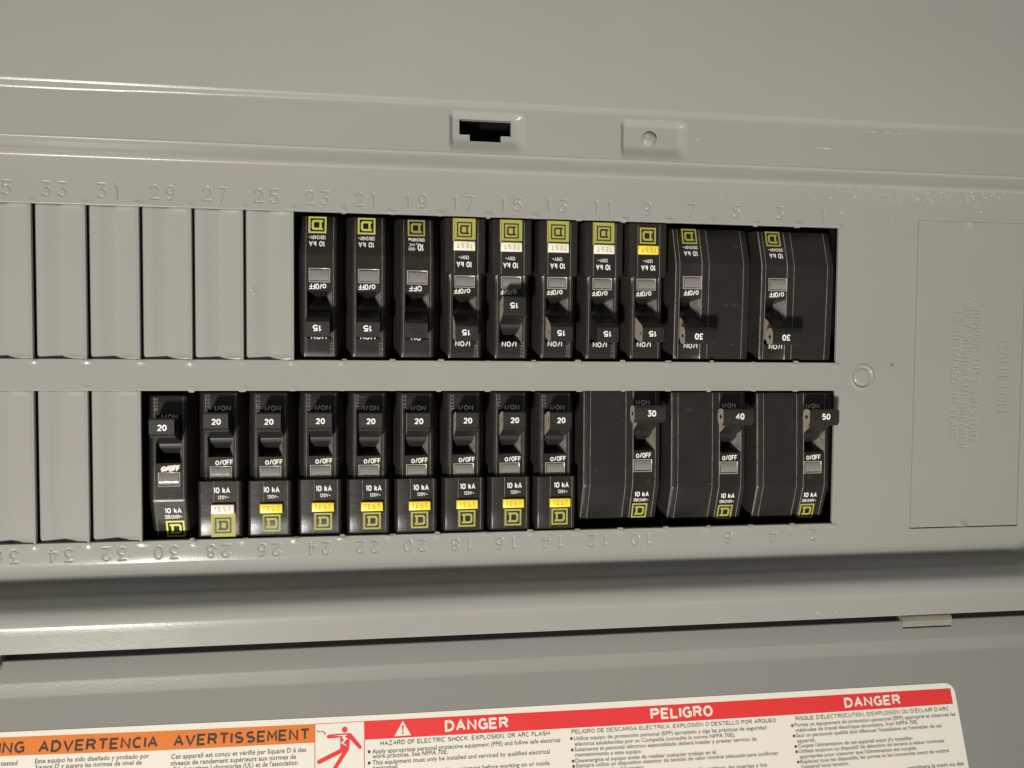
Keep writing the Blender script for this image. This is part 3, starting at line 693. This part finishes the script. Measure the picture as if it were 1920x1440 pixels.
def dee(x0, y0, x1, y1, t, serif):
    c = (x1 - x0) * .2; k = (x1 - x0) * .12
    outer = [(x0, y0), (x1 - c, y0), (x1 - c * .35, y0 + c * .3), (x1, y0 + c), (x1, y1 - c), (x1 - c * .35, y1 - c * .3), (x1 - c, y1), (x0, y1), (x0, y1 - t * serif), (x0 + k, y1 - t * serif), (x0 + k, y0 + t * serif), (x0, y0 + t * serif)]
    inner = [(x0 + k + t, y0 + t), (x1 - t - c * .3, y0 + t), (x1 - t, y0 + t + c * .35), (x1 - t, y1 - t - c * .35), (x1 - t - c * .3, y1 - t), (x0 + k + t, y1 - t)]
    return [outer, inner]
def logo_outline(mb, cx, y0, y1, zf):
    h = (y1 - y0); x0, x1 = cx - h * .51, cx + h * .51; t = h * .10
    add_loops(mb, [rect(x0, y0, x1, y1), rect(x0 + t, y0 + t, x1 - t, y1 - t)], zf)
    g = h * .20; add_loops(mb, dee(x0 + g * 1.0, y0 + g, x1 - g * .9, y1 - g, h * .125, 1.0), zf)
def logo_filled(mb, x0, y0, x1, y1, zf):
    add_loops(mb, [rect(x0, y0, x1, y1)], zf, 0)
    cx = (x0 + x1) / 2 - .1; h = (y1 - y0) * .68; cy = (y0 + y1) / 2 - .35 + .3; a, b, c, d = cx - h / 2, cy - h / 2, cx + h / 2, cy + h / 2
    z2 = lambda x, y: zf(x, y) + .05
    t = .55; add_loops(mb, [rect(a, b, c, d), rect(a + t, b + t, c - t, d - t)], z2, 1)
    g = h * .2; add_loops(mb, dee(a + g, b + g, c - g, d - g, .75, 1.0), z2, 1)

seat = random.Random(21)
def breaker(slot, kind, amp, logo, button=None, kaoff=0.0, loff=0.0, date="", tripped=False, light=False, dv=0.0, bright=False, label="", hoff=0.0, old=False, du=0.0):
    up = slot % 2 == 1
    idx = (slot - 1) // 2 if up else (slot - 2) // 2
    cxw = -(idx + .5) * PITCH
    if kind == 'double': cxw = -(idx + 1) * PITCH if not up else -(idx + 1) * PITCH
    uo = 9.525 if kind == 'double' else 0.0     # toggle offset inside the body
    X = cxw + (.55 if kind != 'double' else .45) + du
    s = -1 if up else 1
    Yb = (35 if up else -35) + s * dv
    t = thing("circuit_breaker", label, "circuit breaker", (X + seat.uniform(-.15, .15), Yb + seat.uniform(-.15, .15), -14 + seat.uniform(-.2, .2)), (math.pi if up else 0) + seat.uniform(-.004, .004), "black circuit breakers in the two rows")
    if kind == 'double': uo = 9.525 - .7
    link("body", cached(('body', kind, up), lambda: body_mesh(kind, up)), t)
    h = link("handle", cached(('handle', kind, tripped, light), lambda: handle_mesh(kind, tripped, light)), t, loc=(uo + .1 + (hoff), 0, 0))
    # rating on the toggle
    def num():
        mb = MB()
        if kind == 'double': y0, y1, x0, x1, z = -17.9, -15.3, -1.9 + .3, 1.9 + .3, 9.06
        else:
            y0, y1 = (-18.6, -16.3) if kind == 'gfci' else (-19.6, -17.2)
            if tripped: y0, y1 = -46.0 + 16.5, -46.0 + 18.8; 
            x0, x1, z = -1.55, 1.95, 8.66
        if old:
            add_loops(mb, [rect(-2.6, y0 - .6, 2.6, y1 + .6), rect(-2.4, y0 - .4, 2.4, y1 + .4)], lambda x, y: z + .08)
        sans(mb, amp, x0, y0, x1, y0, y1 - y0, th=.2, zf=lambda x, y: z + (0.1 if old else .03))
        return mb.mesh("rating_number", handle_black if old else white_ink, off=ORG)
    def num_z():
        return num()
    link("rating_number", cached(('num', kind, amp, tripped, old), num_z), h)
    # window
    wv = {'gfci': (-40.3, -36.0), 'plain': (-41.8, -36.8), 'double': (-41.7, -36.9)}[kind]
    def window():
        mb = MB(); a, b = wv; n = 9; z0 = face_z(kind, (a + b) / 2)
        xs = np.linspace(-3.85, 3.85, 7); ys = np.linspace(a, b, n); Xg, Yg = np.meshgrid(xs, ys)
        q = (Yg - (a + b) / 2) / ((b - a) / 2)
        mb.grid(Xg * .93, (Yg - (a + b) / 2) * .84 + (a + b) / 2, z0 - .02 + .42 * (1 - q ** 2) + 0.04 * np.cos(Xg * 2))
        def rr(e, z): return [(-3.95 - e, a - .12 - e, z), (3.95 + e, a - .12 - e, z), (3.95 + e, b + .12 + e, z), (-3.95 - e, b + .12 + e, z)]
        k = mb.verts(rr(.16, z0 + .0) + rr(.06, z0 + .17) + rr(-.10, z0 + .10) + rr(-.36, z0 - .28))
        for q0 in (0, 4, 8):
            for i in range(4): mb.face([k + q0 + i, k + q0 + (i + 1) % 4, k + q0 + 4 + (i + 1) % 4, k + q0 + 4 + i], 1)
        return mb.mesh("indicator_window", [lens, lensrim], smooth=60, off=ORG)
    link("indicator_window", cached(('win', kind), window), t, loc=(uo, 0, 0))
    zf = lambda x, y: face_z(kind, y) + .045
    T = {'gfci': dict(on=(-14.1, -12.0), off=(-35.3, -33.2), ka=(-46.0, -43.7), v=(-48.3, -46.9)),
         'plain': dict(on=(-16.3, -14.2), off=(-36.0, -33.8), ka=(-52.8, -50.6), v=(-55.1, -53.5)),
         'double': dict(on=(-13.9, -11.8), off=(-36.1, -33.9), ka=(-52.7, -50.5), v=(-54.9, -53.5))}[kind]
    def txt(s_, x0, x1, yy, bold=.022):
        def f():
            mb = MB(); sans(mb, s_, x0, yy[0], x1, yy[0], yy[1] - yy[0], th=.165 if bold > .015 else .14, zf=zf); return mb.mesh("printed_text", white_ink, off=ORG)
        return cached(('txt', kind, s_, x0, x1, yy), f)
    offc = {'gfci': 1.1, 'plain': .6, 'double': .2}[kind]
    if up and kind == 'gfci': offc = .9
    link("printed_text", txt("ON" if old else "I/ON", -3.0 if not old else -2.0, 3.0 if not old else 2.0, T['on']), t, loc=(uo + offc - .2, 0, 0))
    link("printed_text", txt("OFF" if old else "o/OFF", -3.35 if not old else -2.6, 3.35 if not old else 2.6, T['off']), t, loc=(uo + offc + .2, 0, 0))
    if slot == 30: link("printed_text", txt("o/OFF", -3.35, 3.35, T['off']), t, loc=(uo + offc - .25, -.35, .02))
    if old:
        link("printed_text", txt("10,", .0, 3.3, (-52.9, -49.9)), t, loc=(uo - 2.7 , 0, 0))
        link("printed_text", txt("000", .0, 2.6, (-51.3, -50.0), .01), t, loc=(uo + .9, 0, 0))
        link("printed_text", txt("AIC", .0, 2.6, (-53.0, -51.7), .01), t, loc=(uo + .9, 0, 0))
        link("printed_text", txt("120/240Vac", -3.4, 3.4, (-55.2, -53.8), .02), t, loc=(uo + .3, 0, 0))
    else:
        link("printed_text", txt("10 kA", -3.15, 3.15, T['ka']), t, loc=(uo + kaoff, 0, 0))
        if kind == 'gfci': link("printed_text", txt("120V~", -2.1, 2.2, T['v'], .008), t, loc=(uo + kaoff + (.6 if not up else .2), 0, 0))
        else: link("printed_text", txt("120/240V~", -3.35, 3.35, T['v'], .006), t, loc=(uo + kaoff, 0, 0))
    # emblem
    ly = {'gfci': (-61.4, -54.7), 'plain': (-62.8, -56.0), 'double': (-62.3, -55.8)}[kind]
    def lg():
        mb = MB()
        if logo == 'filled':
            logo_filled(mb, -4.5, -63.1, 4.6, -54.1, zf); return mb.mesh("emblem", [olive, black_ink], off=ORG)
        logo_outline(mb, 0, ly[0], ly[1], zf); return mb.mesh("emblem", [lime if bright else olive], off=ORG)
    link("emblem", cached(('logo', kind, logo, bright), lg), t, loc=(uo + loff, 0, 0))
    if button:
        ink = white_btn_ink if button == 'white' else yellow_btn_ink
        def bt():
            mb = MB(); mb.rbox(-4.3, 4.3, -53.9, -50.3, -1.0, 1.95, .35); return mb.mesh("test_button", white_btn if button == 'white' else yellow_btn, smooth=60, off=ORG)
        def bl_():
            mb = MB(); sans(mb, "TEST", -3.4, -53.0, 3.3, -53.0, 1.95, th=.16, gap=.4, zf=lambda x, y: 1.985); return mb.mesh("printed_text", ink, off=ORG)
        b = link("test_button", cached(('btn', button), bt), t, loc=(uo + loff, 0, 0)); link("printed_text", cached(('btnt', button), bl_), b)
    if date:
        def dt():
            mb = MB(); L_ = 6.6 if len(date) > 4 else 5.2
            sans(mb, date, -6.0, -7.6, -6.0, -7.6 - L_, 1.5, th=.13, zf=lambda x, y: face_z(kind, y) + .05)
            return mb.mesh("date_stamp", grey_ink, off=ORG)
        if 0:
            V, F = glyphs(date, 0.0); a, b = V[:, 0].min(), V[:, 0].max()
            py = (V[:, 0] - a) / (b - a) * L_; px = V[:, 1] / CAP * 1.5
            sx = -6.0 if kind == 'gfci' else -6.0
            Xv = sx + px; Yv = -7.6 - py
            k = mb.verts(np.stack([Xv, Yv, [face_z(kind, q) + .05 for q in Yv]], -1))
            for f in F: mb.face([k + i for i in f])
            return mb.mesh("date_stamp", grey_ink, off=ORG)
        link("date_stamp", cached(('date', kind, date), dt), t, loc=(.45 + uo, 0, 0))
    return t

B = breaker
B(23, 'plain', "15", 'outline', kaoff=1.0, loff=1.0, date="2211", bright=True, label="leftmost upper-row breaker under stamped number 23, bright yellow emblem, 15 amp toggle")
B(21, 'plain', "15", 'outline', kaoff=.9, loff=.9, date="2211", bright=True, label="upper-row breaker under stamped number 21, bright yellow emblem with a nick, 15 amp toggle")
B(19, 'plain', "15", 'outline', kaoff=.4, loff=.3, old=True, label="older upper-row breaker under stamped number 19 with embossed black toggle and plain OFF", hoff=0.6)
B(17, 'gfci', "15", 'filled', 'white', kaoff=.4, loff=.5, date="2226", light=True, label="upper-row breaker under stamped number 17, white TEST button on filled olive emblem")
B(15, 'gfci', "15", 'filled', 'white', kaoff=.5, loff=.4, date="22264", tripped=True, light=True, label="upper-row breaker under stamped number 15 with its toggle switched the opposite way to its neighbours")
B(13, 'gfci', "15", 'filled', 'white', kaoff=.3, loff=.3, date="2226", light=True, label="upper-row breaker under stamped number 13, white TEST button, scuffed, lit pale toggle side")
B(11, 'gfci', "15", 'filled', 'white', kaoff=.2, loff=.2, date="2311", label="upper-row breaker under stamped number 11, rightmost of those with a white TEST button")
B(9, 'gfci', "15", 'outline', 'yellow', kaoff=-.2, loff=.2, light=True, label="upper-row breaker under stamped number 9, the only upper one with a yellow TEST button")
B(5, 'double', "30", 'outline', kaoff=.3, loff=.3, light=True, label="double-width upper-row breaker under stamped numbers 7 and 5, 30 amp toggle")
B(1, 'double', "30", 'outline', kaoff=.3, loff=.9, light=True, label="double-width upper-row breaker under stamped numbers 3 and 1 at the right end, 30 amp toggle")
B(30, 'plain', "20", 'outline', kaoff=1.0, loff=1.3, date="2228", bright=True, hoff=-.4, dv=-1.0, label="leftmost lower-row breaker above stamped number 30, bright yellow emblem, double-printed OFF")
B(28, 'gfci', "20", 'filled', 'white', kaoff=.6, loff=1.1, date="2227", label="lower-row breaker above stamped number 28, the only lower one with a white TEST button")
B(26, 'gfci', "20", 'outline', 'yellow', kaoff=.5, loff=.6, date="22181", label="breaker above stamped number 26, leftmost lower-row one with a yellow TEST button", hoff=.4)
B(24, 'gfci', "20", 'outline', 'yellow', kaoff=1.3, loff=1.1, date="22707", label="breaker above stamped number 24, second yellow TEST button from the left", hoff=.3)
B(22, 'gfci', "20", 'outline', 'yellow', kaoff=1.9, loff=1.3, date="2234", label="breaker above stamped number 22, third yellow TEST button from the left", hoff=.6)
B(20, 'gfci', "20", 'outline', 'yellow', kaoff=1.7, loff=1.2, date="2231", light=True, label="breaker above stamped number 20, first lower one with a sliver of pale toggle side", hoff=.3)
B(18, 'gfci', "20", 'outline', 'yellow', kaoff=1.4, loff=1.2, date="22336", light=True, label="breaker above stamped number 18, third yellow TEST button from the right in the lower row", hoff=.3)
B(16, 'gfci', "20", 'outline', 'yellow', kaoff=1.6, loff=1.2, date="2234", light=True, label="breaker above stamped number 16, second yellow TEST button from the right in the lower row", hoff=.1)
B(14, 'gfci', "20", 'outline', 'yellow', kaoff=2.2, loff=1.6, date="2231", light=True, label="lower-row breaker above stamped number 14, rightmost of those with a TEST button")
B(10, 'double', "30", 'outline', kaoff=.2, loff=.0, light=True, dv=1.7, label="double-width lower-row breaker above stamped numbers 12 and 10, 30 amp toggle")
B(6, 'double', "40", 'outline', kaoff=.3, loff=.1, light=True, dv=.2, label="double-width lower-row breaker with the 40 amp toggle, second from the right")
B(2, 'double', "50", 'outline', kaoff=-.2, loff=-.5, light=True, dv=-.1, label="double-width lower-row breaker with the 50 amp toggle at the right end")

st = MB(); k = st.verts([(26.0 + .9 * math.cos(a) * (1 + .3 * math.sin(3 * a)), 5.2 + .8 * math.sin(a) * (1 + .25 * math.cos(5 * a)), .03) for a in np.linspace(0, 2 * math.pi, 14, endpoint=False)]); st.face(range(k, k + 14))
st.build("rust_spot", mat("rust_stain", (0.20, 0.165, 0.11), 0.8, mott=.3, mscale=900), panel, off=PO)
# ================================================================== dust
rn = random.Random(11); du = MB()
def speck(x, y, z, r):
    k = du.verts([(x + r, y, z), (x, y + r * rn.uniform(.6, 1.2), z), (x - r, y, z), (x, y - r * rn.uniform(.6, 1.2), z), (x, y, z + r * .7)])
    for i in range(4): du.face([k + i, k + (i + 1) % 4, k + 4])
for _ in range(520):
    x = rn.gauss(40, 32); y = 81.2 - abs(rn.gauss(0, 4.2))
    if -60 < x < 94 and (y > 70 or x > 3): speck(x, y, .02, rn.uniform(.06, .16) * (2.0 if rn.random() < .12 else 1))
for _ in range(420):
    x = rn.uniform(-340, 94); y = rn.choice([rn.uniform(73.5, 80), rn.uniform(-72, -66), rn.uniform(-5, 5), rn.uniform(-72, 72)])
    if x < 1 and (YI < abs(y) < YO + .5): continue
    if CX0 < x < CX1 and CY0 < y < CY1: z = -.58
    else: z = .02
    speck(x, y, z, rn.uniform(.05, .16))
for _ in range(160):
    speck(rn.uniform(-330, 95), rn.uniform(-101, -95.5), 15.02, rn.uniform(.04, .16)); 
for _ in range(120):
    x = rn.uniform(-60, 100); speck(x, rn.uniform(101, 103), 15.02, rn.uniform(.04, .15))
sc = MB()
def smear(x, y, z, L_, wd, ang, n=7):
    ca, sa = math.cos(R(ang)), math.sin(R(ang)); P = []
    for i in range(n + 1):
        t = i / n; P.append((x + (t - .5) * L_ * ca - wd * .5 * rn.uniform(.2, 1) * math.sin(math.pi * t) * sa, y + (t - .5) * L_ * sa + wd * .5 * rn.uniform(.2, 1) * math.sin(math.pi * t) * ca))
    for i in range(n - 1, 0, -1):
        t = i / n; P.append((x + (t - .5) * L_ * ca + wd * .5 * rn.uniform(.2, 1) * sa, y + (t - .5) * L_ * sa - wd * .5 * rn.uniform(.2, 1) * ca))
    k = sc.verts([(a, b, z) for a, b in P]); sc.face(range(k, k + len(P)))
for a in ((-15, 93.6, 15.03, 3.6, .9, 2), (-19, 93.8, 15.03, 2.2, .3, 0), (3.2, 101.2, 15.03, 7, .35, 0), (12, 101.1, 15.03, 5, .3, 0), (17, 101.0, 15.03, 3, .3, 0), (-86, 101.6, 15.03, 3, .4, 0), (-70, 95, 15.03, 1.4, .6, 0),
          (-14, -98.3, 15.03, 2.6, .5, 0), (-6, -97.9, 15.03, 1, .5, 0), (-2, -98, 15.03, 1.2, .4, 0), (6, -98, 15.03, 2.5, .3, 0), (-244.5, 33, -.2, 1.6, .35, 40), (-243.6, 31.8, -.2, 1.3, .3, 30),
          (-290, -97.6, 15.03, 1.2, .3, 10), (28, 76, .03, 2.5, .2, 20), (-54, 76.2, .03, .3, 1.4, 90), (22, 50, .03, 1.6, .25, 35), (24, -32, .03, 1.2, .3, 10)): smear(*a)
q = sc.build("scuff_marks", mat("rubbed_enamel", (0.46, 0.45, 0.41), 0.5, mott=.4, mscale=1500), panel, off=PO); q["kind"] = "stuff"
d = du.build("dust_specks", dust_m, panel, off=PO); d["kind"] = "stuff"
